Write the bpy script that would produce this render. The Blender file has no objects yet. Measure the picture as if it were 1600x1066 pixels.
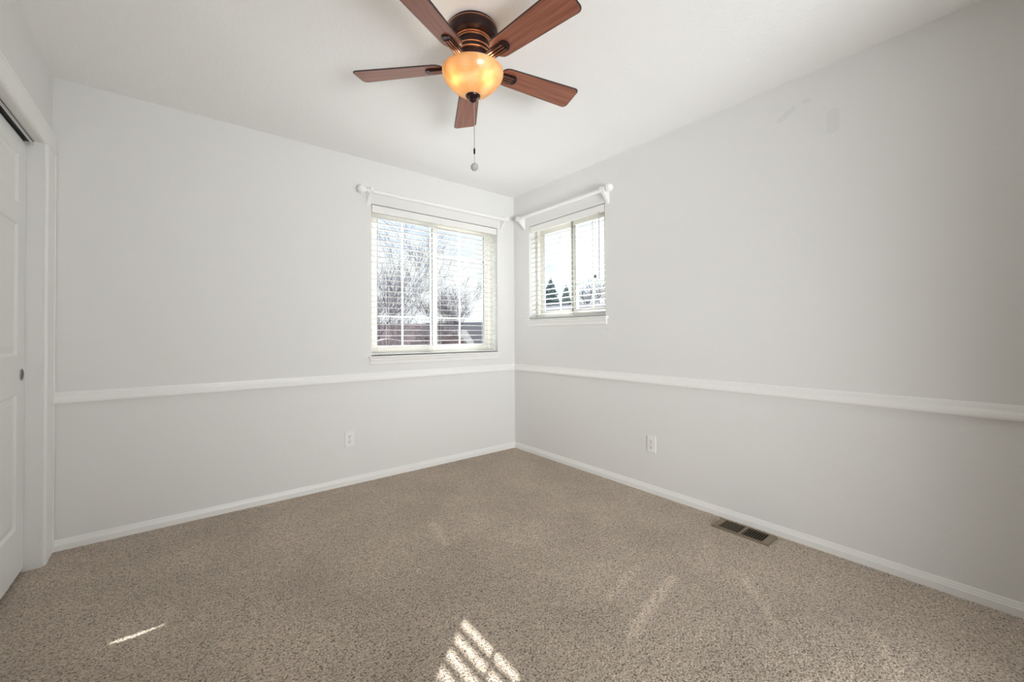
import bpy, bmesh, math, random
from mathutils import Vector, Matrix

S = bpy.context.scene
COL = S.collection
PI = math.pi
R = math.radians

# ------------------------------------------------------------------ camera, sky, sun, exposure
cam_data = bpy.data.cameras.new('camera')
cam = bpy.data.objects.new('camera', cam_data)
COL.objects.link(cam)
S.camera = cam
CAM = Vector((-2.5154, -3.108, 1.0959))
yaw, pit, rol = 0.8964, 0.0111, -0.0054
fw = Vector((math.cos(yaw)*math.cos(pit), math.sin(yaw)*math.cos(pit), math.sin(pit)))
rt = Vector((math.sin(yaw), -math.cos(yaw), 0))
up = rt.cross(fw)
rt2 = rt*math.cos(rol) + up*math.sin(rol)
up2 = up*math.cos(rol) - rt*math.sin(rol)
m = Matrix((rt2, up2, -fw)).transposed().to_4x4()
m.translation = CAM
cam.matrix_world = m
cam_data.sensor_fit = 'HORIZONTAL'
cam_data.sensor_width = 36.0
cam_data.lens = 36.0*637.98/1600.0
cam_data.shift_y = -16.7/1600.0
cam_data.clip_start = 0.02
cam_data.clip_end = 500

S.view_settings.view_transform = 'Standard'
S.view_settings.look = 'None'
S.view_settings.gamma = 1.0
S.view_settings.use_curve_mapping = False
S.view_settings.exposure = 0.0
S.cycles.max_bounces = 14
S.cycles.diffuse_bounces = 8
S.cycles.glossy_bounces = 4
S.cycles.transmission_bounces = 6
S.cycles.transparent_max_bounces = 12
S.cycles.sample_clamp_indirect = 20.0
S.cycles.use_denoising = True
S.cycles.blur_glossy = 0.2

SKY_LOW, SKY_HIGH = 1.25, 9.0
w = bpy.data.worlds.new('sky')
S.world = w
w.use_nodes = True
nt = w.node_tree
nt.nodes.clear()
N = nt.nodes.new
L = nt.links.new
tc = N('ShaderNodeTexCoord')
sep = N('ShaderNodeSeparateXYZ'); L(tc.outputs['Generated'], sep.inputs[0])
mr = N('ShaderNodeMapRange'); mr.interpolation_type = 'SMOOTHSTEP'
mr.inputs['From Min'].default_value = 0.30; mr.inputs['From Max'].default_value = 0.62
mr.inputs['To Min'].default_value = SKY_LOW; mr.inputs['To Max'].default_value = SKY_HIGH
L(sep.outputs['Z'], mr.inputs['Value'])
mp = N('ShaderNodeMapping'); mp.inputs['Scale'].default_value = (1.6, 1.6, 5.0)
L(tc.outputs['Generated'], mp.inputs[0])
nz = N('ShaderNodeTexNoise'); nz.inputs['Scale'].default_value = 2.6; nz.inputs['Detail'].default_value = 5
L(mp.outputs[0], nz.inputs['Vector'])
cr = N('ShaderNodeValToRGB')
cr.color_ramp.elements[0].position = 0.34; cr.color_ramp.elements[0].color = (0.70, 0.80, 0.97, 1)
cr.color_ramp.elements[1].position = 0.48; cr.color_ramp.elements[1].color = (0.93, 0.97, 1.0, 1)
L(nz.outputs['Fac'], cr.inputs[0])
bg = N('ShaderNodeBackground'); L(cr.outputs[0], bg.inputs['Color']); L(mr.outputs[0], bg.inputs['Strength'])
wo = N('ShaderNodeOutputWorld'); L(bg.outputs[0], wo.inputs['Surface'])

sun_data = bpy.data.lights.new('sun', 'SUN')
sun_data.energy = 19.0
sun_data.angle = R(0.35)
sun_data.color = (1.0, 0.97, 0.93)
sun = bpy.data.objects.new('sun', sun_data)
COL.objects.link(sun)
SUN_DIR = Vector((-1.0, -0.80, -0.757)).normalized()
sun.rotation_euler = SUN_DIR.to_track_quat('-Z', 'Y').to_euler()
sun.location = (9, 7, 8)


def portal(name, loc, direction, sx, sy):
    d = bpy.data.lights.new(name, 'AREA')
    d.shape = 'RECTANGLE'; d.size = sx; d.size_y = sy
    d.cycles.is_portal = True
    o = bpy.data.objects.new(name, d); COL.objects.link(o)
    o.location = loc
    o.rotation_euler = Vector(direction).to_track_quat('-Z', 'Z').to_euler()


portal('portal_far', (-0.805, 0.165, 1.525), (0, -1, 0), 1.2, 1.17)
portal('portal_right', (0.165, -0.669, 1.675), (-1, 0, 0), 0.887, 0.87)

# added unseen fill light behind the camera, aimed through the doorway at the corner
FILL = 36.0
hl = bpy.data.lights.new('fill_light', 'AREA')
hl.shape = 'RECTANGLE'; hl.size = 1.2; hl.size_y = 1.2; hl.energy = FILL
hl.spread = R(94)
hl.color = (0.97, 0.985, 1.0)
ho = bpy.data.objects.new('fill_light', hl); COL.objects.link(ho)
ho.location = (-1.75, -4.75, 0.66)
hl.size_y = 0.9
ho.rotation_euler = (Vector((-0.22, -0.50, 1.75))-ho.location).to_track_quat('-Z', 'Z').to_euler()

# ------------------------------------------------------------------ materials
MATS = {}


def mat(name, color=(0.8, 0.8, 0.8), rough=0.5, metal=0.0, spec=0.5, bump=None, vary=None):
    """principled material; bump = (scale, distance, detail); vary = (scale, amount)"""
    if name in MATS:
        return MATS[name]
    mm = bpy.data.materials.new(name)
    mm.use_nodes = True
    t = mm.node_tree
    b = t.nodes['Principled BSDF']
    b.inputs['Base Color'].default_value = (*color, 1)
    b.inputs['Roughness'].default_value = rough
    b.inputs['Metallic'].default_value = metal
    b.inputs['Specular IOR Level'].default_value = spec
    c = t.nodes.new('ShaderNodeTexCoord')
    if bump:
        n = t.nodes.new('ShaderNodeTexNoise')
        n.inputs['Scale'].default_value = bump[0]
        n.inputs['Detail'].default_value = bump[2]
        t.links.new(c.outputs['Object'], n.inputs['Vector'])
        bp = t.nodes.new('ShaderNodeBump')
        bp.inputs['Distance'].default_value = bump[1]
        bp.inputs['Strength'].default_value = 1.0
        t.links.new(n.outputs['Fac'], bp.inputs['Height'])
        t.links.new(bp.outputs[0], b.inputs['Normal'])
    if vary:
        n = t.nodes.new('ShaderNodeTexNoise')
        n.inputs['Scale'].default_value = vary[0]
        n.inputs['Detail'].default_value = 4
        t.links.new(c.outputs['Object'], n.inputs['Vector'])
        rp = t.nodes.new('ShaderNodeValToRGB')
        rp.color_ramp.elements[0].position = 0.3
        rp.color_ramp.elements[1].position = 0.7
        rp.color_ramp.elements[0].color = (*[x*(1-vary[1]) for x in color], 1)
        rp.color_ramp.elements[1].color = (*[min(1, x*(1+vary[1])) for x in color], 1)
        t.links.new(n.outputs['Fac'], rp.inputs[0])
        t.links.new(rp.outputs[0], b.inputs['Base Color'])
    MATS[name] = mm
    return mm


def seg_mask(t, pos, a, b, radius, soft):
    """node value: 1 on the segment a-b, falling to 0 over [radius, radius+soft]"""
    nn = t.nodes.new
    a = Vector(a); b = Vector(b); d = b-a
    sub = nn('ShaderNodeVectorMath'); sub.operation = 'SUBTRACT'
    t.links.new(pos, sub.inputs[0]); sub.inputs[1].default_value = a
    dot = nn('ShaderNodeVectorMath'); dot.operation = 'DOT_PRODUCT'
    t.links.new(sub.outputs[0], dot.inputs[0]); dot.inputs[1].default_value = d/d.length_squared
    cl = nn('ShaderNodeClamp'); t.links.new(dot.outputs['Value'], cl.inputs[0])
    sc = nn('ShaderNodeVectorMath'); sc.operation = 'SCALE'
    sc.inputs[0].default_value = d; t.links.new(cl.outputs[0], sc.inputs['Scale'])
    s2 = nn('ShaderNodeVectorMath'); s2.operation = 'DISTANCE'
    t.links.new(sub.outputs[0], s2.inputs[0]); t.links.new(sc.outputs[0], s2.inputs[1])
    r = nn('ShaderNodeMapRange'); r.interpolation_type = 'SMOOTHSTEP'
    r.inputs['From Min'].default_value = radius; r.inputs['From Max'].default_value = radius+soft
    r.inputs['To Min'].default_value = 1; r.inputs['To Max'].default_value = 0
    t.links.new(s2.outputs['Value'], r.inputs['Value'])
    return r.outputs[0]


def carpet_material():
    mm = bpy.data.materials.new('carpet'); mm.use_nodes = True
    t = mm.node_tree; nn = t.nodes.new; ln = t.links.new
    b = t.nodes['Principled BSDF']
    b.inputs['Roughness'].default_value = 0.95
    b.inputs['Specular IOR Level'].default_value = 0.1
    b.inputs['Sheen Weight'].default_value = 0.5
    b.inputs['Sheen Tint'].default_value = (1.0, 0.92, 0.85, 1)
    b.inputs['Sheen Roughness'].default_value = 0.4
    c = nn('ShaderNodeTexCoord'); pos = c.outputs['Object']
    # wobble so that the tufts are not cells on a grid
    wn = nn('ShaderNodeTexNoise'); wn.inputs['Scale'].default_value = 60; wn.inputs['Detail'].default_value = 2
    ln(pos, wn.inputs['Vector'])
    wadd = nn('ShaderNodeVectorMath'); wadd.operation = 'MULTIPLY_ADD'
    ln(wn.outputs['Color'], wadd.inputs[0]); wadd.inputs[1].default_value = (0.012, 0.012, 0.0); ln(pos, wadd.inputs[2])
    v = nn('ShaderNodeTexVoronoi'); v.inputs['Scale'].default_value = 200
    ln(wadd.outputs[0], v.inputs['Vector'])
    tint = nn('ShaderNodeSeparateColor'); ln(v.outputs['Color'], tint.inputs[0])
    yarn = nn('ShaderNodeValToRGB')
    e = yarn.color_ramp.elements
    e[0].position = 0.0; e[0].color = (0.05, 0.036, 0.027, 1)
    e[1].position = 1.0; e[1].color = (0.86, 0.73, 0.60, 1)
    k = e.new(0.22); k.color = (0.17, 0.13, 0.10, 1)
    k = e.new(0.42); k.color = (0.49, 0.40, 0.32, 1)
    k = e.new(0.75); k.color = (0.66, 0.55, 0.445, 1)
    n2 = nn('ShaderNodeTexNoise'); n2.inputs['Scale'].default_value = 150; n2.inputs['Detail'].default_value = 3
    ln(pos, n2.inputs['Vector'])
    mixv = nn('ShaderNodeMath'); mixv.operation = 'MULTIPLY_ADD'
    ln(n2.outputs['Fac'], mixv.inputs[0]); mixv.inputs[1].default_value = 1.5
    sub = nn('ShaderNodeMath'); sub.operation = 'MULTIPLY_ADD'
    ln(tint.outputs['Red'], sub.inputs[0]); sub.inputs[1].default_value = 0.6; sub.inputs[2].default_value = -0.5
    ln(sub.outputs[0], mixv.inputs[2])
    ln(mixv.outputs[0], yarn.inputs[0])
    # pile laid by the vacuum cleaner: broad soft patches and a few narrow tracks
    big = nn('ShaderNodeTexNoise'); big.inputs['Scale'].default_value = 2.3; big.inputs['Detail'].default_value = 4
    ln(pos, big.inputs['Vector'])
    br = nn('ShaderNodeMapRange'); br.inputs['From Min'].default_value = 0.3; br.inputs['From Max'].default_value = 0.7
    br.inputs['To Min'].default_value = 0.86; br.inputs['To Max'].default_value = 1.16
    ln(big.outputs['Fac'], br.inputs['Value'])
    acc = br.outputs[0]
    for a, bb, rad, soft, amt in VAC:
        mk = seg_mask(t, pos, a, bb, rad, soft)
        ma = nn('ShaderNodeMath'); ma.operation = 'MULTIPLY_ADD'
        ln(mk, ma.inputs[0]); ma.inputs[1].default_value = amt; ln(acc, ma.inputs[2]); acc = ma.outputs[0]
    mul = nn('ShaderNodeVectorMath'); mul.operation = 'SCALE'
    ln(yarn.outputs[0], mul.inputs[0]); ln(acc, mul.inputs['Scale'])
    ln(mul.outputs[0], b.inputs['Base Color'])
    bp = nn('ShaderNodeBump'); bp.inputs['Distance'].default_value = 0.007; bp.inputs['Strength'].default_value = 1.0
    hs = nn('ShaderNodeMath'); hs.operation = 'MULTIPLY_ADD'
    ln(v.outputs['Distance'], hs.inputs[0]); hs.inputs[1].default_value = -0.8; ln(n2.outputs['Fac'], hs.inputs[2])
    ln(hs.outputs[0], bp.inputs['Height']); ln(bp.outputs[0], b.inputs['Normal'])
    return mm


VAC = [((-0.80, -2.11, 0), (-1.24, -2.20, 0), 0.008, 0.030, 0.30),
       ((-0.86, -1.96, 0), (-1.14, -2.02, 0), 0.006, 0.03, 0.22),
       ((-0.98, -1.86, 0), (-1.25, -1.97, 0), 0.02, 0.06, 0.10),
       ((-0.52, -2.28, 0), (-0.78, -2.52, 0), 0.006, 0.03, 0.18),
       ((-1.39, -0.95, 0), (-1.44, -1.20, 0), 0.008, 0.03, 0.22),
       ((-1.44, -1.20, 0), (-1.25, -1.13, 0), 0.008, 0.03, 0.10),
       ((-0.55, -2.75, 0), (-0.95, -2.95, 0), 0.008, 0.04, 0.20),
       ((-0.33, -2.05, 0), (-0.62, -2.16, 0), 0.01, 0.05, 0.10)]


def wall_material(name, color, patches=(), scale=130, dist=0.0011):
    mm = mat(name, color, 0.75, 0, 0.25, bump=(scale, dist, 3))
    t = mm.node_tree
    b = t.nodes['Principled BSDF']
    c = t.nodes.new('ShaderNodeTexCoord')
    if patches:
        acc = None
        for a, bb, rad, soft, amt in patches:
            mk = seg_mask(t, c.outputs['Object'], a, bb, rad, soft)
            ma = t.nodes.new('ShaderNodeMath'); ma.operation = 'MULTIPLY_ADD'
            t.links.new(mk, ma.inputs[0]); ma.inputs[1].default_value = amt
            if acc is None:
                ma.inputs[2].default_value = 1.0
            else:
                t.links.new(acc, ma.inputs[2])
            acc = ma.outputs[0]
        sc = t.nodes.new('ShaderNodeVectorMath'); sc.operation = 'SCALE'
        sc.inputs[0].default_value = color
        t.links.new(acc, sc.inputs['Scale'])
        t.links.new(sc.outputs[0], b.inputs['Base Color'])
    return mm


WALL_C = (0.775, 0.775, 0.76)
M_WALL = wall_material('wall_paint', WALL_C)
# touched-up paint high on the right wall, two nail holes under its window
M_WALL_R = wall_material('wall_paint_touched_up', WALL_C,
                         [((0, -2.30, 2.25), (0, -2.36, 2.29), 0.012, 0.006, -0.06),
                          ((0, -2.41, 2.305), (0, -2.43, 2.30), 0.008, 0.006, -0.05),
                          ((0, -2.53, 2.12), (0, -2.53, 2.19), 0.022, 0.008, -0.05),
                          ((0, -1.124, 1.138), (0, -1.1245, 1.138), 0.002, 0.001, -0.6),
                          ((0, -1.142, 1.136), (0, -1.1425, 1.136), 0.002, 0.001, -0.6)])
M_CEIL = wall_material('ceiling_paint', (0.89, 0.89, 0.88), scale=70, dist=0.002)
M_TRIM = mat('trim_white', (0.86, 0.86, 0.84), 0.35, 0, 0.5)
M_DOOR = mat('door_white', (0.82, 0.83, 0.81), 0.4, 0, 0.5, bump=(220, 0.0002, 3))
M_CARPET = carpet_material()
M_VINYL = mat('window_vinyl', (0.74, 0.72, 0.665), 0.4)
M_STRIP = mat('strip_olive', (0.30, 0.29, 0.235), 0.5)
M_GRILLE = mat('grille_white', (0.82, 0.82, 0.80), 0.45)
M_GASKET = mat('gasket_dark', (0.09, 0.10, 0.13), 0.6)
M_SLAT = mat('blind_white', (0.68, 0.68, 0.67), 0.14, 0, 1.0)
M_VAL = mat('valance_white', (0.82, 0.82, 0.80), 0.4)
M_CORD = mat('cord_white', (0.72, 0.72, 0.70), 0.8)
M_WAND = mat('wand_grey', (0.50, 0.50, 0.50), 0.3)
M_TASSEL = mat('tassel_grey', (0.16, 0.16, 0.16), 0.5)
M_ROD = mat('rod_white', (0.88, 0.88, 0.86), 0.3, 0, 0.6)
M_PLATE = mat('plate_white', (0.84, 0.84, 0.82), 0.35)
M_SLOT = mat('slot_dark', (0.05, 0.05, 0.05), 0.6)
M_VENT = mat('vent_brown', (0.25, 0.20, 0.14), 0.4, 0.4)
M_VENT_IN = mat('vent_dark', (0.012, 0.010, 0.008), 0.8)
M_BRONZE = mat('fan_bronze', (0.036, 0.016, 0.016), 0.35, 0.6, 0.5)
M_COPPER = mat('fan_copper', (0.72, 0.36, 0.21), 0.32, 0.9)
M_RIDGE = mat('iron_ridge', (0.26, 0.13, 0.09), 0.35, 0.85)
M_EDGE = mat('blade_dark_edge', (0.045, 0.025, 0.025), 0.45)
M_CHAIN = mat('chain_metal', (0.50, 0.48, 0.45), 0.35, 0.8)
M_BALL = mat('pull_ball_grey', (0.42, 0.42, 0.41), 0.5, vary=(160, 0.25))
M_PULL = mat('pull_nickel', (0.42, 0.40, 0.38), 0.22, 1.0)
M_PULL_D = mat('pull_dark', (0.05, 0.048, 0.045), 0.3, 0.6)
M_TRACK = mat('track_steel', (0.10, 0.10, 0.10), 0.45, 0.7)
M_TRACK_B = mat('track_aluminium', (0.75, 0.75, 0.74), 0.25, 1.0)
M_BARK = mat('bark_grey', (0.075, 0.064, 0.075), 0.9, 0, 0.1, vary=(6, 0.3))
M_BARK2 = mat('bark_mauve', (0.11, 0.095, 0.11), 0.9, 0, 0.1, vary=(4, 0.3))
M_BARK3 = mat('twigs_rust', (0.09, 0.066, 0.068), 0.9, 0, 0.1, vary=(4, 0.35))
M_NEEDLE = mat('needles', (0.055, 0.080, 0.082), 0.8, 0, 0.1, vary=(3, 0.4))
M_ROOF = mat('roof_shingle', (0.032, 0.029, 0.034), 0.9, 0, 0.1, vary=(9, 0.25))
M_ROOF2 = mat('roof_brown', (0.065, 0.047, 0.048), 0.9, 0, 0.1, vary=(9, 0.25))
M_ROOF3 = mat('roof_pale', (0.10, 0.094, 0.105), 0.9, 0, 0.1, vary=(9, 0.2))
M_BRICK = mat('house_brick', (0.17, 0.09, 0.085), 0.9, 0, 0.1, vary=(20, 0.2))
M_SIDING = mat('house_siding', (0.17, 0.15, 0.145), 0.8, 0, 0.1, vary=(12, 0.1))
M_HTRIM = mat('house_trim', (0.16, 0.155, 0.15), 0.7)
M_HGLASS = mat('house_glass', (0.03, 0.035, 0.045), 0.1)
M_GROUND = mat('winter_grass', (0.085, 0.075, 0.06), 1.0, 0, 0.0, vary=(0.6, 0.3))


def glass_material():
    mm = bpy.data.materials.new('window_glass'); mm.use_nodes = True
    t = mm.node_tree; t.nodes.clear()
    tr = t.nodes.new('ShaderNodeBsdfTransparent'); tr.inputs[0].default_value = (0.96, 0.975, 0.97, 1)
    gl = t.nodes.new('ShaderNodeBsdfGlossy'); gl.inputs['Roughness'].default_value = 0.0
    mx = t.nodes.new('ShaderNodeMixShader'); o = t.nodes.new('ShaderNodeOutputMaterial')
    mx.inputs[0].default_value = 0.04
    t.links.new(tr.outputs[0], mx.inputs[1]); t.links.new(gl.outputs[0], mx.inputs[2])
    t.links.new(mx.outputs[0], o.inputs['Surface'])
    return mm


def bowl_material():
    mm = bpy.data.materials.new('amber_glass'); mm.use_nodes = True
    t = mm.node_tree; t.nodes.clear(); nn = t.nodes.new; ln = t.links.new
    c = nn('ShaderNodeTexCoord')
    n = nn('ShaderNodeTexNoise'); n.inputs['Scale'].default_value = 9; n.inputs['Detail'].default_value = 4
    n.inputs['Distortion'].default_value = 1.5
    ln(c.outputs['Object'], n.inputs['Vector'])
    rp = nn('ShaderNodeValToRGB')
    rp.color_ramp.elements[0].position = 0.35; rp.color_ramp.elements[0].color = (0.84, 0.56, 0.27, 1)
    rp.color_ramp.elements[1].position = 0.65; rp.color_ramp.elements[1].color = (0.95, 0.76, 0.48, 1)
    ln(n.outputs['Fac'], rp.inputs[0])
    tl = nn('ShaderNodeBsdfTranslucent'); ln(rp.outputs[0], tl.inputs['Color'])
    df = nn('ShaderNodeBsdfDiffuse'); ln(rp.outputs[0], df.inputs['Color'])
    gl = nn('ShaderNodeBsdfGlossy'); gl.inputs['Roughness'].default_value = 0.25
    m1 = nn('ShaderNodeMixShader'); m1.inputs[0].default_value = 0.55
    ln(tl.outputs[0], m1.inputs[1]); ln(df.outputs[0], m1.inputs[2])
    m2 = nn('ShaderNodeMixShader'); m2.inputs[0].default_value = 0.06
    ln(m1.outputs[0], m2.inputs[1]); ln(gl.outputs[0], m2.inputs[2])
    o = nn('ShaderNodeOutputMaterial'); ln(m2.outputs[0], o.inputs['Surface'])
    return mm


def wood_material():
    mm = bpy.data.materials.new('cherry_wood'); mm.use_nodes = True
    t = mm.node_tree; nn = t.nodes.new; ln = t.links.new
    b = t.nodes['Principled BSDF']; b.inputs['Roughness'].default_value = 0.38
    c = nn('ShaderNodeTexCoord')
    mp_ = nn('ShaderNodeMapping'); mp_.inputs['Scale'].default_value = (3, 60, 60)
    ln(c.outputs['Object'], mp_.inputs[0])
    n = nn('ShaderNodeTexNoise'); n.inputs['Scale'].default_value = 1.6; n.inputs['Detail'].default_value = 5
    ln(mp_.outputs[0], n.inputs['Vector'])
    rp = nn('ShaderNodeValToRGB')
    rp.color_ramp.elements[0].position = 0.3; rp.color_ramp.elements[0].color = (0.20, 0.062, 0.034, 1)
    rp.color_ramp.elements[1].position = 0.72; rp.color_ramp.elements[1].color = (0.36, 0.135, 0.08, 1)
    ln(n.outputs['Fac'], rp.inputs[0]); ln(rp.outputs[0], b.inputs['Base Color'])
    return mm


def bulb_material():
    mm = bpy.data.materials.new('bulb_glow'); mm.use_nodes = True
    t = mm.node_tree; t.nodes.clear()
    e = t.nodes.new('ShaderNodeEmission'); e.inputs['Color'].default_value = (1.0, 0.86, 0.62, 1)
    e.inputs['Strength'].default_value = BULB
    o = t.nodes.new('ShaderNodeOutputMaterial'); t.links.new(e.outputs[0], o.inputs['Surface'])
    return mm


BULB = 19.0
M_GLASS = glass_material()
M_BOWL = bowl_material()
M_WOOD = wood_material()
M_BULB = bulb_material()


# ------------------------------------------------------------------ mesh helpers
def box(bm, x0, y0, z0, x1, y1, z1, mi=0):
    vs = [bm.verts.new(p) for p in ((x0, y0, z0), (x1, y0, z0), (x1, y1, z0), (x0, y1, z0),
                                    (x0, y0, z1), (x1, y0, z1), (x1, y1, z1), (x0, y1, z1))]
    for f in ((0, 3, 2, 1), (4, 5, 6, 7), (0, 1, 5, 4), (1, 2, 6, 5), (2, 3, 7, 6), (3, 0, 4, 7)):
        bm.faces.new([vs[i] for i in f]).material_index = mi
    return vs


def prism(bm, pts, fn, t0, t1, mi=0):
    """closed 2-D outline pts swept from fn(p, t0) to fn(p, t1)"""
    a = [bm.verts.new(fn(p, t0)) for p in pts]
    b = [bm.verts.new(fn(p, t1)) for p in pts]
    n = len(pts)
    for i in range(n):
        bm.faces.new((a[i], a[(i+1) % n], b[(i+1) % n], b[i])).material_index = mi
    bm.faces.new(a[::-1]).material_index = mi
    bm.faces.new(b).material_index = mi


def lathe(bm, prof, seg=32, mat4=None, mi=0, closed=False):
    rings = []
    for r, z in prof:
        if r < 1e-6:
            v = bm.verts.new((0, 0, z)); rings.append([v])
        else:
            rings.append([bm.verts.new((r*math.cos(2*PI*k/seg), r*math.sin(2*PI*k/seg), z)) for k in range(seg)])
    new = [v for r_ in rings for v in r_]
    pairs = list(zip(rings[:-1], rings[1:]))
    if closed:
        pairs.append((rings[-1], rings[0]))
    for A, B in pairs:
        for k in range(seg):
            k2 = (k+1) % seg
            if len(A) == 1 and len(B) == 1:
                continue
            if len(A) == 1:
                f = (A[0], B[k], B[k2])
            elif len(B) == 1:
                f = (A[k], B[0], A[k2])
            else:
                f = (A[k], B[k], B[k2], A[k2])
            bm.faces.new(f).material_index = mi
    if mat4 is not None:
        for v in new:
            v.co = mat4 @ v.co
    return new


def tube(bm, pts, radii, seg=6):
    pts = [Vector(p) for p in pts]
    rings = []
    for i, p in enumerate(pts):
        d = (pts[min(i+1, len(pts)-1)] - pts[max(i-1, 0)]).normalized()
        a = d.orthogonal().normalized(); b = d.cross(a)
        r = radii[i] if hasattr(radii, '__len__') else radii
        rings.append([bm.verts.new(p + a*r*math.cos(2*PI*k/seg) + b*r*math.sin(2*PI*k/seg)) for k in range(seg)])
    for A, B in zip(rings[:-1], rings[1:]):
        best = min(range(seg), key=lambda s: (A[0].co-B[s].co).length)
        for k in range(seg):
            bm.faces.new((A[k], A[(k+1) % seg], B[(k+1+best) % seg], B[(k+best) % seg]))
    bm.faces.new(rings[0][::-1]); bm.faces.new(rings[-1])


def sphere(bm, c, r, seg=20, rings=12):
    lathe(bm, [(r*math.sin(PI*i/rings), -r*math.cos(PI*i/rings)) for i in range(rings+1)], seg, Matrix.Translation(c))


def obj(name, bm, mats, parent=None, smooth=False, bevel=0, angle=35):
    bmesh.ops.recalc_face_normals(bm, faces=bm.faces[:])
    me = bpy.data.meshes.new(name)
    bm.to_mesh(me); bm.free()
    for mm in (mats if isinstance(mats, (list, tuple)) else [mats]):
        me.materials.append(mm)
    o = bpy.data.objects.new(name, me)
    COL.objects.link(o)
    if parent is not None:
        o.parent = parent
    if bevel:
        md = o.modifiers.new('bevel', 'BEVEL'); md.width = bevel; md.segments = 2
        md.limit_method = 'ANGLE'; md.angle_limit = R(40)
    if smooth:
        me.polygons.foreach_set('use_smooth', [True]*len(me.polygons))
        me.set_sharp_from_angle(angle=R(angle))
    return o


def empty(name, loc=(0, 0, 0), rz=0):
    o = bpy.data.objects.new(name, None)
    o.empty_display_size = 0.05
    COL.objects.link(o)
    o.location = loc; o.rotation_euler = (0, 0, rz)
    return o


def tag(o, label, cat, group=None, kind=None):
    o['label'] = label; o['category'] = cat
    if group: o['group'] = group
    if kind: o['kind'] = kind
    return o


def struct(o, label, cat):
    return tag(o, label, cat, kind='structure')


def copy_tree(o, parent=None):
    c = o.copy(); COL.objects.link(c)
    if parent is not None:
        c.parent = parent
    for ch in o.children:
        copy_tree(ch, c)
    return c


BM = bmesh.new
H = 2.44
XC = -3.053            # room face of the closet wall
YB = -3.62             # room face of the wall behind the camera
WT = 0.16              # outer wall thickness
# window openings: far wall (x range, z range), right wall (y range, z range)
AX0, AX1, AZ0, AZ1 = -1.405, -0.205, 0.938, 2.110
BY0, BY1, BZ0, BZ1 = -1.112, -0.225, 1.238, 2.110
CY0, CY1, CZ = -2.02, -0.165, 2.03     # closet opening


# ------------------------------------------------------------------ room shell
def wall_with_hole(name, u0, u1, z0, z1, hu0, hu1, hz0, hz1, fn):
    """fn(u, z, side) -> point; side 0 = room face, 1 = outer face"""
    bm = BM()
    rings = []
    for side in (0, 1):
        o_ = [bm.verts.new(fn(u, z, side)) for u, z in ((u0, z0), (u1, z0), (u1, z1), (u0, z1))]
        i_ = [bm.verts.new(fn(u, z, side)) for u, z in ((hu0, hz0), (hu1, hz0), (hu1, hz1), (hu0, hz1))]
        for k in range(4):
            bm.faces.new((o_[k], o_[(k+1) % 4], i_[(k+1) % 4], i_[k]))
        rings.append((o_, i_))
    for k in range(4):
        k2 = (k+1) % 4
        bm.faces.new((rings[0][0][k], rings[0][0][k2], rings[1][0][k2], rings[1][0][k]))
        bm.faces.new((rings[0][1][k], rings[0][1][k2], rings[1][1][k2], rings[1][1][k]))
    return bm


XL = -3.90
bm = BM(); box(bm, XL, YB-1.6, -0.15, WT, WT, 0)
struct(obj('floor', bm, M_CARPET), 'speckled beige and brown cut pile carpet with vacuum tracks', 'floor')
bm = BM(); box(bm, XL, YB-1.6, H, WT, WT, H+0.12)
struct(obj('ceiling', bm, M_CEIL), 'white lightly textured flat ceiling', 'ceiling')
bm = wall_with_hole('w', XL, WT, 0, H, AX0, AX1, AZ0, AZ1, lambda u, z, s: (u, s*WT, z))
struct(obj('wall_far', bm, M_WALL), 'pale grey wall holding the larger window, left of the corner', 'wall')
bm = wall_with_hole('w', YB-1.6, 0, 0, H, BY0, BY1, BZ0, BZ1, lambda u, z, s: (s*WT, u, z))
struct(obj('wall_right', bm, M_WALL_R), 'pale grey wall holding the smaller window, right of the corner', 'wall')
# closet wall: room face XC, closet face XC-0.107 (opening reaches the floor)
bm = BM()
TC = 0.107
pts = [(YB, 0), (CY0, 0), (CY0, CZ), (CY1, CZ), (CY1, 0), (0, 0), (0, H), (YB, H)]
prism(bm, pts, lambda p, t: (t, p[0], p[1]), XC-TC, XC)
struct(obj('wall_left', bm, M_WALL), 'pale wall above and around the closet opening', 'wall')
bm = BM(); box(bm, XL, YB, 0, XL+0.1, 0, H)
struct(obj('wall_closet', bm, M_WALL), 'back wall inside the closet', 'wall')
bm = BM()
prism(bm, [(XL, 0), (-2.55, 0), (-2.55, 2.20), (-0.85, 2.20), (-0.85, 0), (0, 0), (0, H), (XL, H)],
      lambda p, t: (p[0], t, p[1]), YB-0.12, YB)  # doorway added and widened to let the fill light in
struct(obj('wall_back', bm, M_WALL), 'wall behind the camera, doorway added wide to let the fill light in', 'wall')
bm = BM(); box(bm, XL, YB-1.72, 0, WT, YB-1.6, H)
struct(obj('wall_hall', bm, M_WALL), 'far side of the hall behind the doorway', 'wall')
bm = BM(); box(bm, XL-0.1, YB-1.6, 0, XL, YB, H)
struct(obj('wall_hall_end', bm, M_WALL), 'end of the hall behind the doorway', 'wall')

# baseboards and chair rail, mitred in the corner
BASE = [(0, 0), (0.013, 0), (0.013, 0.030), (0.0105, 0.034), (0.0085, 0.042), (0.0065, 0.0435), (0.0055, 0.050), (0.003, 0.055), (0, 0.055)]
RAIL = [(0, 0.751), (0.016, 0.752), (0.0215, 0.757), (0.0225, 0.765), (0.0205, 0.775), (0.0155, 0.785), (0.0120, 0.7895),
        (0.0120, 0.7935), (0.0090, 0.7950), (0.0095, 0.8005), (0.0060, 0.8020), (0.0055, 0.8085), (0.0030, 0.8125), (0, 0.813)]


def run_far(prof, x0):
    bm = BM(); a = [bm.verts.new((x0, -d, z)) for d, z in prof]; b = [bm.verts.new((-d, -d, z)) for d, z in prof]
    return bm, a, b


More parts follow.
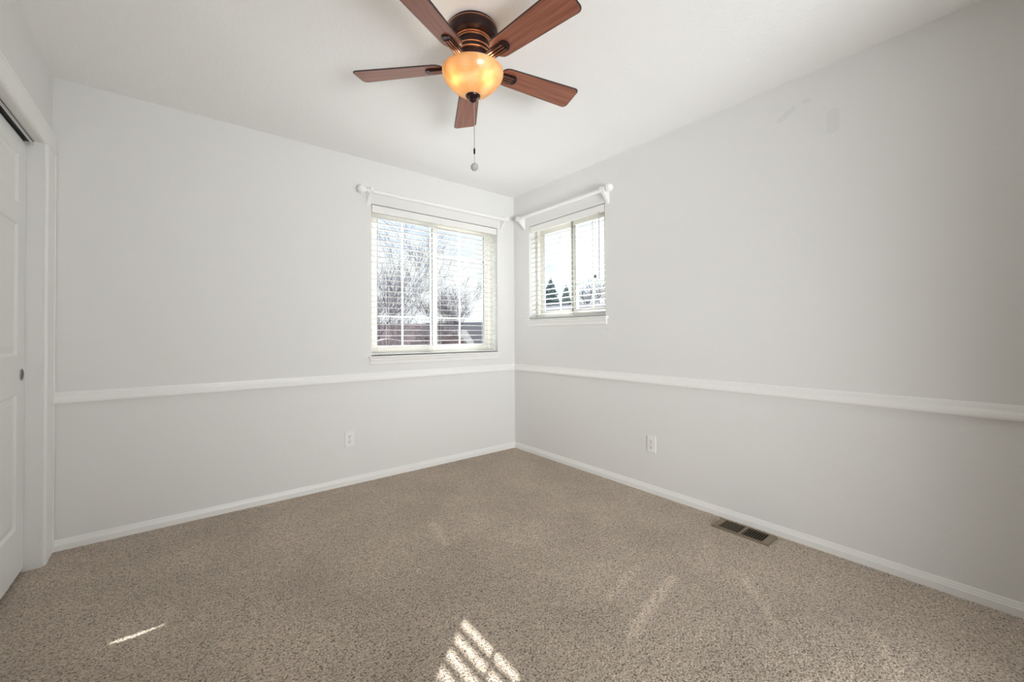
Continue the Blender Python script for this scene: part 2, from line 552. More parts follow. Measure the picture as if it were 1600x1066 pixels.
def run_right(prof, y0):
    bm = BM(); a = [bm.verts.new((-d, y0, z)) for d, z in prof]; b = [bm.verts.new((-d, -d, z)) for d, z in prof]
    return bm, a, b


def close_run(bm, a, b):
    n = len(a)
    for i in range(n):
        bm.faces.new((a[i], a[(i+1) % n], b[(i+1) % n], b[i]))
    bm.faces.new(a); bm.faces.new(b[::-1])
    return bm


struct(obj('baseboard_far', close_run(*run_far(BASE, XC+0.012)), M_TRIM), 'white baseboard under the larger window', 'baseboard')
struct(obj('baseboard_right', close_run(*run_right(BASE, YB)), M_TRIM), 'white baseboard along the wall with the outlet and floor vent', 'baseboard')
struct(obj('trim_1', close_run(*run_far(RAIL, XC+0.0105)), M_TRIM), 'white chair rail running from the closet under the larger window', 'chair rail')
struct(obj('trim_2', close_run(*run_right(RAIL, YB)), M_TRIM), 'white chair rail running under the smaller window', 'chair rail')

# closet casing: legs and head with a stepped face
t3 = empty('trim_3', (XC, CY1, 0))
struct(t3, 'white casing and jamb around the closet opening', 'door casing')


def casing_prof(wd):
    return [(0, 0), (0.010, 0), (0.0155, 0.006), (0.0155, 0.05*1.0), (0.0125, 0.054), (0.0125, wd-0.012), (0.016, wd-0.008), (0.016, wd), (0, wd)]


bm = BM()
prism(bm, casing_prof(0.160), lambda p, t: (p[0], p[1], t), 0, CZ)
obj('casing_leg', bm, M_TRIM, t3)
bm = BM()
prism(bm, casing_prof(0.160), lambda p, t: (p[0], CY0-CY1-p[1], t), 0, CZ)
obj('casing_leg', bm, M_TRIM, t3)
bm = BM()
prism(bm, casing_prof(0.096), lambda p, t: (p[0], t, CZ+p[1]), CY0-CY1-0.160, 0.160)
obj('casing_head', bm, M_TRIM, t3)
bm = BM(); box(bm, -TC, -0.012, 0, 0.004, 0.0, CZ)
obj('jamb', bm, M_WALL, t3)
bm = BM(); box(bm, -TC, CY0-CY1, 0, 0.004, CY0-CY1+0.012, CZ)
obj('jamb', bm, M_WALL, t3)

# bypass track under the closet head
tr = empty('sliding_door_track', (XC-0.05, (CY0+CY1)/2, CZ))
tag(tr, 'dark metal sliding door track under the closet header with a bright rail', 'door track')
hy = (CY1-CY0)/2-0.013
bm = BM(); box(bm, -0.055, -hy, -0.006, 0.02, hy, 0.0); box(bm, -0.012, -hy, -0.028, -0.009, hy, -0.006)
obj('channel', bm, M_TRACK, tr)
bm = BM(); box(bm, 0.016, -hy, -0.020, 0.020, hy, -0.006)
obj('rail', bm, M_TRACK_B, tr, bevel=0.0008)


# closet doors: six raised panels each
def closet_door(name, y0, y1, xf):
    z0, z1, th = 0.022, 2.006, 0.030
    wd = y1-y0
    st = 0.112
    pw = (wd-3*st)/2
    cols = [(y0+st, y0+st+pw), (y1-st-pw, y1-st)]
    rows = [(0.235, 0.838), (1.014, 1.610), (1.703, 1.928)]
    bm = BM()
    ys = [y0, cols[0][0], cols[0][1], cols[1][0], cols[1][1], y1]
    zs = [z0, rows[0][0], rows[0][1], rows[1][0], rows[1][1], rows[2][0], rows[2][1], z1]
    V = {}
    for i, y in enumerate(ys):
        for j, z in enumerate(zs):
            V[i, j] = bm.verts.new((xf, y, z))
    for i in range(5):
        for j in range(7):
            q = [V[i, j], V[i+1, j], V[i+1, j+1], V[i, j+1]]
            if i in (1, 3) and j in (1, 3, 5):
                ya, yb, za, zb = ys[i], ys[i+1], zs[j], zs[j+1]
                prev = q
                for ins, dx in ((0.008, -0.009), (0.014, -0.010), (0.040, -0.002)):
                    r_ = [bm.verts.new((xf+dx, y, z)) for y, z in ((ya+ins, za+ins), (yb-ins, za+ins), (yb-ins, zb-ins), (ya+ins, zb-ins))]
                    for k in range(4):
                        bm.faces.new((prev[k], prev[(k+1) % 4], r_[(k+1) % 4], r_[k]))
                    prev = r_
                bm.faces.new(prev)
            else:
                bm.faces.new(q)
    back = [bm.verts.new((xf-th, y, z)) for y, z in ((y0, z0), (y1, z0), (y1, z1), (y0, z1))]
    bm.faces.new(back[::-1])
    bot = [V[i, 0] for i in range(6)]; top = [V[i, 7] for i in range(6)]
    lef = [V[0, j] for j in range(8)]; rig = [V[5, j] for j in range(8)]
    bm.faces.new(bot + [back[1], back[0]]); bm.faces.new(top + [back[2], back[3]])
    bm.faces.new(lef + [back[3], back[0]]); bm.faces.new(rig + [back[2], back[1]])
    d = obj(name, bm, M_DOOR)
    py = y1-0.050
    bm = BM()
    rotm = Matrix.Translation((xf, py, 0.925)) @ Matrix.Rotation(PI/2, 4, 'Y')
    lathe(bm, [(0.0275, 0.0), (0.0275, 0.0015), (0.0255, 0.003), (0.022, 0.0022), (0.0205, 0.0006)], 28, rotm)
    fp = obj('finger_pull', bm, M_PULL, d, smooth=True)
    bm = BM(); lathe(bm, [(0.0, 0.0010), (0.014, 0.0010), (0.0206, 0.0018)], 28, rotm)
    obj('cup', bm, M_PULL_D, fp, smooth=True)
    return d


d1 = closet_door('door_1', -1.10, -0.179, XC-0.052)
struct(d1, 'white six-panel sliding closet door with a round finger pull', 'door')
d2 = closet_door('door_2', -2.006, -1.06, XC-0.0865)
struct(d2, 'white six-panel sliding closet door behind the first one', 'door')


# ------------------------------------------------------------------ windows
def window(name, width, height, sash_split, munt_v, munt_h, place, label):
    """local frame: x along the wall (0..width), y into the wall, z up from the opening's bottom; place = matrix"""
    root = empty(name)
    root.matrix_world = place
    struct(root, label, 'window')
    FY0, FY1 = 0.080, 0.150
    fw_ = 0.034
    bm = BM()
    box(bm, 0, FY0, 0, fw_, FY1, height); box(bm, width-fw_, FY0, 0, width, FY1, height)
    box(bm, fw_, FY0, 0, width-fw_, FY1, fw_); box(bm, fw_, FY0, height-fw_, width-fw_, FY1, height)
    obj('window_frame', bm, M_VINYL, root, bevel=0.002)
    for k, (xa, xb, ya, yb) in enumerate(((fw_, sash_split+0.022, 0.088, 0.112), (sash_split-0.022, width-fw_, 0.114, 0.138))):
        if name == 'window_2':
            ya, yb = ((0.114, 0.138), (0.088, 0.112))[k]
        sw, z0, z1 = 0.042, fw_, height-fw_
        bm = BM()
        box(bm, xa, ya, z0, xa+sw, yb, z1); box(bm, xb-sw, ya, z0, xb, yb, z1)
        box(bm, xa+sw, ya, z0, xb-sw, yb, z0+sw); box(bm, xa+sw, ya, z1-sw, xb-sw, yb, z1)
        s = obj('sash', bm, M_VINYL, root, bevel=0.002)
        x0, x1, za, zb = xa+sw, xb-sw, z0+sw, z1-sw
        ym = (ya+yb)/2
        bm = BM(); box(bm, x0, ym-0.002, za, x1, ym+0.002, zb)
        obj('pane', bm, M_GLASS, s)
        bm = BM(); g = 0.004
        box(bm, x0, ya+0.003, za, x0+g, ym-0.0021, zb); box(bm, x1-g, ya+0.003, za, x1, ym-0.0021, zb)
        obj('gasket', bm, M_GASKET, s)
        bm = BM(); gw = 0.0075
        xm = munt_v[k]
        box(bm, xm-gw, ym+0.003, za, xm+gw, ym+0.009, zb)
        for zm in munt_h[k]:
            box(bm, x0, ym+0.003, zm-gw, xm-gw, ym+0.009, zm+gw); box(bm, xm+gw, ym+0.003, zm-gw, x1, ym+0.009, zm+gw)
        obj('grille', bm, M_GRILLE, s)
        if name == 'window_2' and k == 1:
            bm = BM(); box(bm, xa+0.010, ya-0.003, z0+0.004, xa+0.030, ya-0.0002, z1-0.004)  # thin darker olive strip on the face of the stile
            obj('stile_strip', bm, M_STRIP, s)
    # stool with rounded nose and apron below it
    bm = BM()
    ns = [(-0.030, -0.012), (-0.034, -0.006), (-0.030, 0.0), (0.082, 0.0), (0.082, -0.0005), (0.0, -0.0005), (0.0, -0.018), (-0.026, -0.018)]
    prism(bm, ns, lambda p, t: (t, p[0], p[1]), -0.028, width+0.028)
    obj('window_sill', bm, M_TRIM, root)
    bm = BM()
    ap = [(0, -0.018), (-0.020, -0.018), (-0.019, -0.030), (-0.012, -0.042), (-0.010, -0.060), (-0.006, -0.064), (0, -0.064)]
    prism(bm, ap, lambda p, t: (t, p[0], p[1]), -0.014, width+0.014)
    obj('apron', bm, M_TRIM, root)
    return root


PLACE_A = Matrix.Translation((AX0, 0, AZ0))
PLACE_B = Matrix.Translation((0, BY1, BZ0)) @ Matrix.Rotation(-PI/2, 4, 'Z')
window('window_1', AX1-AX0, AZ1-AZ0, 0.585, (0.295, 0.862), ((0.312,), (0.312, 0.862)), PLACE_A,
       'larger white sliding window with two grilled panes and a deep sill')
window('window_2', BY1-BY0, BZ1-BZ0, 0.470, (0.280, 0.680), ((), (0.289,)), PLACE_B,
       'smaller white sliding window on the right-hand wall')


# ------------------------------------------------------------------ blinds
def blind(name, width, height, place, tilt, label, kink=None, wand=False, valance_h=0.060, z0=0.068, half=0.025):
    root = empty(name)
    root.matrix_world = place
    tag(root, label, 'window blind', 'white horizontal blinds')
    yc, th, pitch = 0.037, 0.0034, 0.044
    x0, x1 = 0.010, width-0.010
    bm = BM(); box(bm, x0, 0.016, height-0.046, x1, 0.062, height-0.004)
    obj('headrail', bm, M_SLAT, root, bevel=0.001)
    bm = BM()
    vp = [(0.004, height-0.004-valance_h), (0.002, height-0.004-valance_h+0.004), (0.002, height-0.010), (0.006, height-0.005), (0.013, height-0.005), (0.013, height-0.004-valance_h)]
    prism(bm, vp, lambda p, t: (t, p[0], p[1]), 0.006, width-0.006)
    obj('valance', bm, M_VAL, root)
    bm = BM()
    z = z0 + pitch*int((height-0.088-z0)/pitch)
    n = 24
    ct, st = math.cos(tilt), math.sin(tilt)
    while z > 0.040:
        rings = []
        for k in range(n+1):
            x = x0 + (x1-x0)*k/n
            dz = 0.0
            if kink and abs(z-kink[0]) < pitch*0.5:
                dz = kink[2]*math.exp(-((x-kink[1])/kink[3])**2)
            ring = []
            for a, b in ((-half, -th/2), (-half*0.35, -th/2+0.0012), (half*0.35, -th/2+0.0012), (half, -th/2), (half, th/2), (half*0.35, th/2+0.0012), (-half*0.35, th/2+0.0012), (-half, th/2)):
                ring.append(bm.verts.new((x, yc + a*ct - b*st, z + dz + a*st + b*ct)))
            rings.append(ring)
        for A, B in zip(rings[:-1], rings[1:]):
            for k in range(8):
                bm.faces.new((A[k], A[(k+1) % 8], B[(k+1) % 8], B[k]))
        bm.faces.new(rings[0][::-1]); bm.faces.new(rings[-1])
        z -= pitch
    obj('slat_panel', bm, M_SLAT, root, smooth=True, angle=30)
    bm = BM(); box(bm, x0, yc-0.025, 0.006, x1, yc+0.025, 0.020)
    obj('bottom_rail', bm, M_SLAT, root, bevel=0.002)
    k = 3 if width > 1.0 else 2
    for j in range(k):
        x = x0 + 0.13 + (x1-x0-0.26)*j/(k-1)
        bm = BM()
        for y in (yc-half*ct-0.002, yc+half*ct+0.002):
            tube(bm, [(x, y, 0.020), (x, y, height-0.046)], 0.0009, 5)
        obj('ladder_cord', bm, M_CORD, root)
    if wand:
        xw = width-0.052
        bm = BM(); tube(bm, [(xw, -0.006, height-0.060), (xw, -0.008, height-0.585)], 0.0035, 8)
        tube(bm, [(xw, 0.004, height-0.058), (xw, -0.006, height-0.060)], 0.002, 6)
        obj('tilt_wand', bm, M_WAND, root, smooth=True)
        for q, dx in enumerate((0.0, 0.012)):
            xc_ = width-0.100+dx
            bm = BM(); tube(bm, [(xc_, 0.004, height-0.050), (xc_, -0.005, height-0.075), (xc_, -0.006, height-0.545)], 0.0011, 5)
            lc = obj('lift_cord', bm, M_CORD, root)
            bm = BM(); lathe(bm, [(0.0, 0.0), (0.0065, 0.001), (0.0075, 0.006), (0.004, 0.022), (0.0015, 0.027), (0, 0.027)], 12,
                             Matrix.Translation((xc_, -0.006, height-0.570)))
            obj('tassel', bm, M_TASSEL, lc, smooth=True)
    return root


blind('window_blind', AX1-AX0, AZ1-AZ0, PLACE_A, R(3), 'wide white slatted blind hanging open in the larger window',
      kink=(0.112, 0.147, 0.021, 0.075))
blind('window_blind', BY1-BY0, BZ1-BZ0, PLACE_B, R(17), 'narrow white slatted blind with wand and tasselled cords in the smaller window', wand=True, z0=0.090, half=0.0225)


# ------------------------------------------------------------------ curtain rods
def rod(place, length, label, ball_side):
    """local: x along the wall, y out of the room into the wall; rod axis at y=-0.080; ball finial at ball_side end"""
    root = empty('curtain_rod')
    root.matrix_world = place
    tag(root, label, 'curtain rod', 'white curtain rods meeting in the corner')
    Y, Z = -0.080, 0.0
    bm = BM()
    rx = Matrix.Translation((0, Y, Z)) @ Matrix.Rotation(PI/2, 4, 'Y')
    lathe(bm, [(0, -0.004), (0.014, -0.004), (0.014, length+0.004), (0, length+0.004)], 20, rx)
    obj('rod', bm, M_ROD, root, smooth=True)
    # brackets: concave corbel plates
    for x in ((0.0, length) if True else ()):
        xa, xb = (x-0.026, x-0.004) if x == 0.0 else (x+0.004, x+0.026)
        pr = [(0, 0.022), (0, -0.085), (-0.006, -0.088)]
        for k in range(9):
            a = k/8
            pr.append((-0.010-0.082*a, -0.080+0.078*(0.62*a+0.38*(1-(1-a)**2))))
        pr += [(-0.098, 0.010), (-0.098, 0.020), (-0.090, 0.022), (-0.066, 0.022), (-0.058, 0.018), (-0.040, 0.012), (-0.020, 0.016)]
        bm = BM(); prism(bm, pr, lambda p, t: (t, p[0], p[1]), xa, xb)
        obj('bracket', bm, M_ROD, root, bevel=0.0015)
    # finials
    for x, sgn, full in ((0.0, -1, ball_side < 0), (length, 1, ball_side > 0)):
        bm = BM()
        if full:
            prof = [(0, 0.027), (0.013, 0.027), (0.013, 0.034), (0.019, 0.037), (0.019, 0.044), (0.012, 0.047), (0.011, 0.052), (0.016, 0.055), (0.016, 0.059)]
            c_, r_ = 0.085, 0.030
            for k in range(11):
                a = R(30) + (PI-R(30))*k/10
                prof.append((max(0.0, r_*math.sin(a)) if k < 10 else 0.0, c_ - r_*math.cos(a)))
        else:
            prof = [(0, 0.027), (0.011, 0.027), (0.013, 0.031), (0.013, 0.036), (0.009, 0.041), (0, 0.043)]
        mt = Matrix.Translation((x, Y, Z)) @ Matrix.Rotation(sgn*PI/2, 4, 'Y')
        lathe(bm, prof, 24, mt)
        obj('finial', bm, M_ROD, root, smooth=True, angle=50)
    return root


rod(Matrix.Translation((-1.418, 0, 2.178)), 1.242, 'white wooden curtain rod above the larger window, round finial at its left', -1)
rod(Matrix.Translation((0, -0.176, 2.178)) @ Matrix.Rotation(-PI/2, 4, 'Z'), 0.956,
    'white wooden curtain rod above the smaller window, round finial at its right', 1)


# ------------------------------------------------------------------ outlets
def outlet(place):
    root = empty('wall_outlet'); root.matrix_world = place
    bm = BM()
    prism(bm, [(-0.035, -0.0575), (0.035, -0.0575), (0.035, 0.0575), (-0.035, 0.0575)], lambda p, t: (p[0]*(1-0.08*t), -0.0055*t, p[1]*(1-0.05*t)), 0.0, 1.0)
    obj('cover_plate', bm, M_PLATE, root, bevel=0.001)
    for s in (-1, 1):
        bm = BM()
        c = s*0.0195
        pts = [(0.0165*math.cos(2*PI*k/24), max(-0.0135, min(0.0135, 0.0165*math.sin(2*PI*k/24)))) for k in range(24)]
        prism(bm, pts, lambda p, t: (p[0], -0.0050-0.0022*t, c+p[1]), 0, 1)
        so = obj('socket', bm, M_PLATE, root)
        bm = BM()
        box(bm, -0.0080, -0.0076, c-0.001, -0.0052, -0.0070, c+0.008); box(bm, 0.0052, -0.0076, c-0.000, 0.0080, -0.0070, c+0.0075)
        lathe(bm, [(0, 0.0070), (0.0033, 0.0070), (0.0033, 0.0076), (0, 0.0076)], 12, Matrix.Translation((0, 0, c-0.0075)) @ Matrix.Rotation(PI/2, 4, 'X'))
        obj('slots', bm, M_SLOT, so)
    bm = BM(); lathe(bm, [(0, 0.0055), (0.0032, 0.0055), (0.0026, 0.0066), (0, 0.0068)], 12, Matrix.Rotation(PI/2, 4, 'X'))
    obj('screw', bm, M_CHAIN, root, smooth=True)
    return root


o1 = outlet(Matrix.Translation((-1.570, 0, 0.335)))
tag(o1, 'white duplex wall outlet below the larger window, left of the corner', 'outlet', 'wall outlets')
o2 = copy_tree(o1)
o2.matrix_world = Matrix.Translation((0, -1.4985, 0.336)) @ Matrix.Rotation(-PI/2, 4, 'Z')
tag(o2, 'white duplex wall outlet on the wall with the floor vent', 'outlet', 'wall outlets')

# ------------------------------------------------------------------ floor vent
fv = empty('floor_vent', (-0.108, -2.132, 0.0))
tag(fv, 'brown metal floor vent set in the carpet beside the baseboard', 'floor vent')
wv, lv, zt = 0.066, 0.146, 0.010
bm = BM()
iw, il = 0.055, 0.114
# bevelled flange ring
ro = [(-wv, -lv), (wv, -lv), (wv, lv), (-wv, lv)]
ri = [(-iw, -il), (iw, -il), (iw, il), (-iw, il)]
a = [bm.verts.new((x, y, 0.0)) for x, y in ro]
b = [bm.verts.new((x*0.96, y*0.98, zt)) for x, y in ro]
c = [bm.verts.new((x, y, zt)) for x, y in ri]
d = [bm.verts.new((x, y, 0.001)) for x, y in ri]
for A, B in ((a, b), (b, c), (c, d)):
    for k in range(4):
        bm.faces.new((A[k], A[(k+1) % 4], B[(k+1) % 4], B[k]))
bm.faces.new(a)
obj('flange', bm, M_VENT, fv)
bm = BM(); box(bm, -iw, -il, 0.0012, iw, il, 0.0020)
obj('well', bm, M_VENT_IN, fv)
bm = BM(); box(bm, -iw, -0.006, 0.002, iw, 0.006, zt)
obj('bridge', bm, M_VENT, fv)
# louvres: two banks leaning opposite ways
for s, (ya, yb), lean in ((0, (-il, -0.006), -0.0055), (1, (0.006, il), -0.0005)):
    bm = BM()
    nl = 9
    for k in range(nl):
        y = ya + (yb-ya)*(k+0.5)/nl
        prism(bm, [(y-0.0013+lean*0.5, zt-0.0005), (y+0.0013+lean*0.5, zt-0.0005), (y+0.0013-lean*0.5, 0.0022), (y-0.0013-lean*0.5, 0.0022)],
              lambda p, t: (t, p[0], p[1]), -iw, iw)
    obj('louvre_bank', bm, M_VENT, fv)

# ------------------------------------------------------------------ ceiling fan
FC = Vector((-1.535, -1.617, 0))
fan = empty('ceiling_fan', (FC.x, FC.y, H))
tag(fan, 'bronze ceiling fan with five cherry blades and a lit amber bowl', 'ceiling fan')
bm = BM()
lathe(bm, [(0, 0), (0.104, 0), (0.106, -0.004), (0.106, -0.012), (0.109, -0.016), (0.1095, -0.026), (0.1090, -0.044), (0.105, -0.053),
           (0.094, -0.059), (0.080, -0.062), (0.073, -0.064), (0.072, -0.098), (0.079, -0.104), (0.079, -0.122), (0.072, -0.128), (0.070, -0.186), (0, -0.186)], 48)
obj('motor_housing', bm, M_BRONZE, fan, smooth=True)


def ring(z, r, h, t_=0.004):
    bm = BM()
    prof = [(r-t_, -h/2), (r, -h/2), (r+t_*0.6, -h/6), (r+t_*0.6, h/6), (r, h/2), (r-t_, h/2)]
    lathe(bm, prof, 48, Matrix.Translation((0, 0, z)), closed=True)
    obj('trim_ring', bm, M_COPPER, fan, smooth=True)


ring(-0.014, 0.1075, 0.005)
ring(-0.062, 0.080, 0.005)
ring(-0.069, 0.0755, 0.006)
ring(-0.106, 0.0795, 0.005)
ring(-0.124, 0.0785, 0.006)
ring(-0.188, 0.0740, 0.006)
BLZ = -0.165


def make_blade():
    """blade along +x in its own frame, pitched"""
    pts = []
    x0, x1, w0, w1 = 0.128, 0.535, 0.050, 0.063
    # root: rounded; tip: squared with rounded corners
    for k in range(9):
        a = R(90 + 180*k/8)
        pts.append((x0+0.040+0.040*math.cos(a), w0*math.sin(a)*0.98))
    for (cx, cy, a0, a1, r_) in ((x1-0.022, -w1+0.022, -90, 0, 0.022), (x1-0.022, w1-0.022, 0, 90, 0.022)):
        for k in range(6):
            a = R(a0+(a1-a0)*k/5)
            pts.append((cx+r_*math.cos(a), cy+r_*math.sin(a)))
    bm = BM()
    n = len(pts)
    cxm = (x0+x1)/2
    th = 0.006

    def ins(p, d):
        return (cxm+(p[0]-cxm)*(1-d/((x1-x0)/2)), p[1]*(1-d/0.06))
    lv_ = [[bm.verts.new((*ins(p, 0.004), -th/2)) for p in pts], [bm.verts.new((*ins(p, 0.0), -th/2+0.0015)) for p in pts],
           [bm.verts.new((*ins(p, 0.0), th/2-0.0015)) for p in pts], [bm.verts.new((*ins(p, 0.004), th/2)) for p in pts]]
    for A, B in zip(lv_[:-1], lv_[1:]):
        for k in range(n):
            bm.faces.new((A[k], A[(k+1) % n], B[(k+1) % n], B[k])).material_index = 1
    bm.faces.new(lv_[0][::-1]).material_index = 0
    bm.faces.new(lv_[3]).material_index = 0
    return bm


def make_iron():
    """bracket from the motor flange to the blade's underside"""
    bm = BM()
    zb = -0.0042
    # long rounded plate under the blade, three ridges
    pl = [(0.095, -0.021)]
    for k in range(9):
        a = R(-90+180*k/8)
        pl.append((0.196+0.020*math.cos(a), 0.024*math.sin(a)))
    pl.append((0.095, 0.021))
    prism(bm, pl, lambda p, t: (p[0], p[1], t), zb-0.006, zb+0.001)
    for y in (-0.0125, 0.0, 0.0125):
        box(bm, 0.095, y-0.0036, zb-0.0105, 0.194, y+0.0036, zb-0.006, mi=1)
    box(bm, 0.060, -0.015, zb-0.008, 0.097, 0.015, zb+0.006)
    return bm


blade_bm = make_blade()
bl0 = obj('blade', blade_bm, [M_WOOD, M_EDGE], fan)
iron0 = obj('blade_iron', make_iron(), [M_BRONZE, M_RIDGE], bl0, bevel=0.0012)
TH0, PITCH = 2.333, R(-12)
blades = [bl0]
for k in range(1, 5):
    b_ = bl0.copy(); COL.objects.link(b_); b_.parent = fan
    i_ = iron0.copy(); COL.objects.link(i_); i_.parent = b_
    blades.append(b_)
for k, b_ in enumerate(blades):
    ang = TH0 - k*2*PI/5
    b_.matrix_local = Matrix.Translation((0, 0, BLZ)) @ Matrix.Rotation(ang, 4, 'Z') @ Matrix.Rotation(PITCH, 4, 'X')
# light kit
bm = BM()
outer = [(0.129, -0.190), (0.134, -0.194), (0.133, -0.204), (0.127, -0.219), (0.114, -0.237), (0.096, -0.255), (0.076, -0.273), (0.056, -0.287), (0.036, -0.297), (0.018, -0.301)]
inner = [(max(0.012, r-0.005), z+0.004) for r, z in outer][::-1]
inner[-1] = (0.124, -0.190)
lathe(bm, outer+inner, 48, closed=True)
bowl = obj('light_bowl', bm, M_BOWL, fan, smooth=True, angle=60)
bm = BM(); lathe(bm, [(0, -0.289), (0.030, -0.291), (0.033, -0.297), (0.029, -0.304), (0.018, -0.308), (0.014, -0.312), (0.016, -0.316), (0.012, -0.322), (0.005, -0.326), (0, -0.327)], 28)
obj('finial', bm, M_BRONZE, fan, smooth=True)
bm = BM(); lathe(bm, [(0, -0.186), (0.0045, -0.186), (0.0045, -0.291), (0, -0.291)], 12)
obj('stem', bm, M_COPPER, fan, smooth=True)
for s in (-1, 1):
    c_ = Vector((rt.x, rt.y, 0))*s*0.056 - Vector((fw.x, fw.y, 0))*0.045
    bm = BM()
    mt = Matrix.Translation((c_.x, c_.y, -0.228))
    lathe(bm, [(0, -0.030), (0.012, -0.027), (0.020, -0.016), (0.022, -0.002), (0.017, 0.012), (0.012, 0.020), (0.012, 0.030), (0, 0.030)], 20, mt)
    obj('bulb', bm, M_BULB, fan, smooth=True)
    bm = BM(); lathe(bm, [(0, 0.030), (0.014, 0.030), (0.014, 0.050), (0, 0.050)], 16, mt)
    obj('bulb_holder', bm, M_BRONZE, fan, smooth=True)
bm = BM(); tube(bm, [(0.004, -0.003, -0.325), (0.004, -0.003, -0.532)], 0.0016, 6); tube(bm, [(0.004, -0.003, -0.550), (0.004, -0.003, -0.596)], 0.0012, 6)
pc = obj('pull_chain', bm, M_CHAIN, fan)
bm = BM(); lathe(bm, [(0, -0.553), (0.0035, -0.552), (0.0042, -0.545), (0.0042, -0.533), (0.003, -0.528), (0, -0.528)], 12, Matrix.Translation((0.004, -0.003, 0)))
obj('coupling', bm, M_BRONZE, pc, smooth=True)
bm = BM(); sphere(bm, (0.004, -0.003, -0.610), 0.0165)
obj('pull_ball', bm, M_BALL, pc, smooth=True)

# ------------------------------------------------------------------ outside
GZ = -2.9
bm = BM(); box(bm, -60, 0.6, GZ-0.3, 140, 160, GZ); box(bm, 0.6, -60, GZ-0.3, 140, 0.6, GZ)
struct(obj('ground', bm, M_GROUND), 'brown winter grass around the neighbouring houses', 'ground')


bm = BM(); box(bm, -7, 0.8, GZ, 8, 9, GZ+0.06); box(bm, 0.8, -9, GZ, 8, 0.8, GZ+0.06)  # unseen pale slab added below the windows, bounces daylight onto the ceiling
struct(obj('bounce_slab', bm, mat('concrete', (0.48, 0.47, 0.45), 0.9, 0, 0.1, vary=(3, 0.08))), 'unseen pale concrete slab added to bounce daylight up through the windows', 'bounce_slab')


def at(px, depth, z=GZ):
    """ground position seen at image column px, depth metres ahead of the camera"""
    k = (px-800)/637.98*depth
    return Vector((CAM.x + fw.x*depth + rt.x*k, CAM.y + fw.y*depth + rt.y*k, z))


def zat(py, depth):
    return CAM.z + (516.3+7.1-py)/637.98*depth


def bare_tree(name, loc, height, spread, seed, trunk_r, levels, label, material, min_r=0.006, first=0.25, kids=(4, 5), lean=(0, 0), group=None):
    rnd = random.Random(seed)
    bm = BM()

    def grow(p, d, length, r, lev):
        n = 4 if lev < levels else 3
        pts, rad = [p], [r]
        q = p.copy(); dd = d.copy()
        for i in range(n):
            dd = (dd + Vector((rnd.uniform(-1, 1), rnd.uniform(-1, 1), rnd.uniform(-0.5, 1.1)))*0.16).normalized()
            q = q + dd*length/n
            pts.append(q.copy()); rad.append(max(min_r*0.7, r*(1-0.62*(i+1)/n)))
        tube(bm, pts, rad, 6 if lev == 0 else (4 if lev < 3 else 3))
        if lev >= levels:
            return
        for j in range(rnd.randint(*kids)):
            f = rnd.uniform(first if lev == 0 else 0.25, 1.0)
            i = min(n-1, int(f*n)); g = f*n-i
            b0 = pts[i].lerp(pts[i+1], g)
            ax = dd.orthogonal().normalized()
            ax.rotate(Matrix.Rotation(rnd.uniform(0, 2*PI), 3, dd))
            nd = (dd*math.cos(spread) + ax*math.sin(spread)*rnd.uniform(0.6, 1.25) + Vector((0, 0, 0.28))).normalized()
            grow(b0, nd, length*rnd.uniform(0.50, 0.78), max(min_r, rad[i]*0.62), lev+1)
    grow(Vector((0, 0, 0)), Vector((lean[0], lean[1], 1)).normalized(), height*0.50, trunk_r, 0)
    top = max(v.co.z for v in bm.verts)
    k = height/top
    for v in bm.verts:
        v.co.z *= k
    o = obj(name, bm, material)
    o.location = loc
    tag(o, label, 'tree', group)
    return o


bare_tree('bare_tree', at(556, 10.2), 7.4, R(38), 11, 0.08, 5, 'big bare tree with dense fine twigs right outside the larger window', M_BARK,
          min_r=0.0032, first=0.2, kids=(4, 6), lean=(0.05, -0.04))
bare_tree('bare_tree', at(719, 31), zat(424, 31)-GZ, R(38), 5, 0.16, 5, 'pale bare round-crowned tree seen through the larger window, right pane', M_BARK2,
          min_r=0.010, first=0.4, kids=(4, 5))
bare_tree('bare_tree', at(924, 37), zat(437, 37)-GZ, R(40), 8, 0.14, 5, 'bare grey tree behind the pale roof outside the smaller window', M_BARK2,
          min_r=0.014, first=0.4, kids=(4, 5))
for px, dp, py, sd, lb in ((584, 16, 500, 21, 'rusty bare thicket low behind the big bare tree'),
                           (652, 20.5, 490, 23, 'rusty bare bush left of the window mullion, beside the brick house'),
                           (706, 25, 506, 25, 'low bare bush in front of the gabled house')):
    o = bare_tree('bare_bush', at(px, dp), zat(py, dp)-GZ, R(48), sd, 0.07, 5, lb, M_BARK3, min_r=0.0085, first=0.1, kids=(4, 5))
    o['category'] = 'bush'


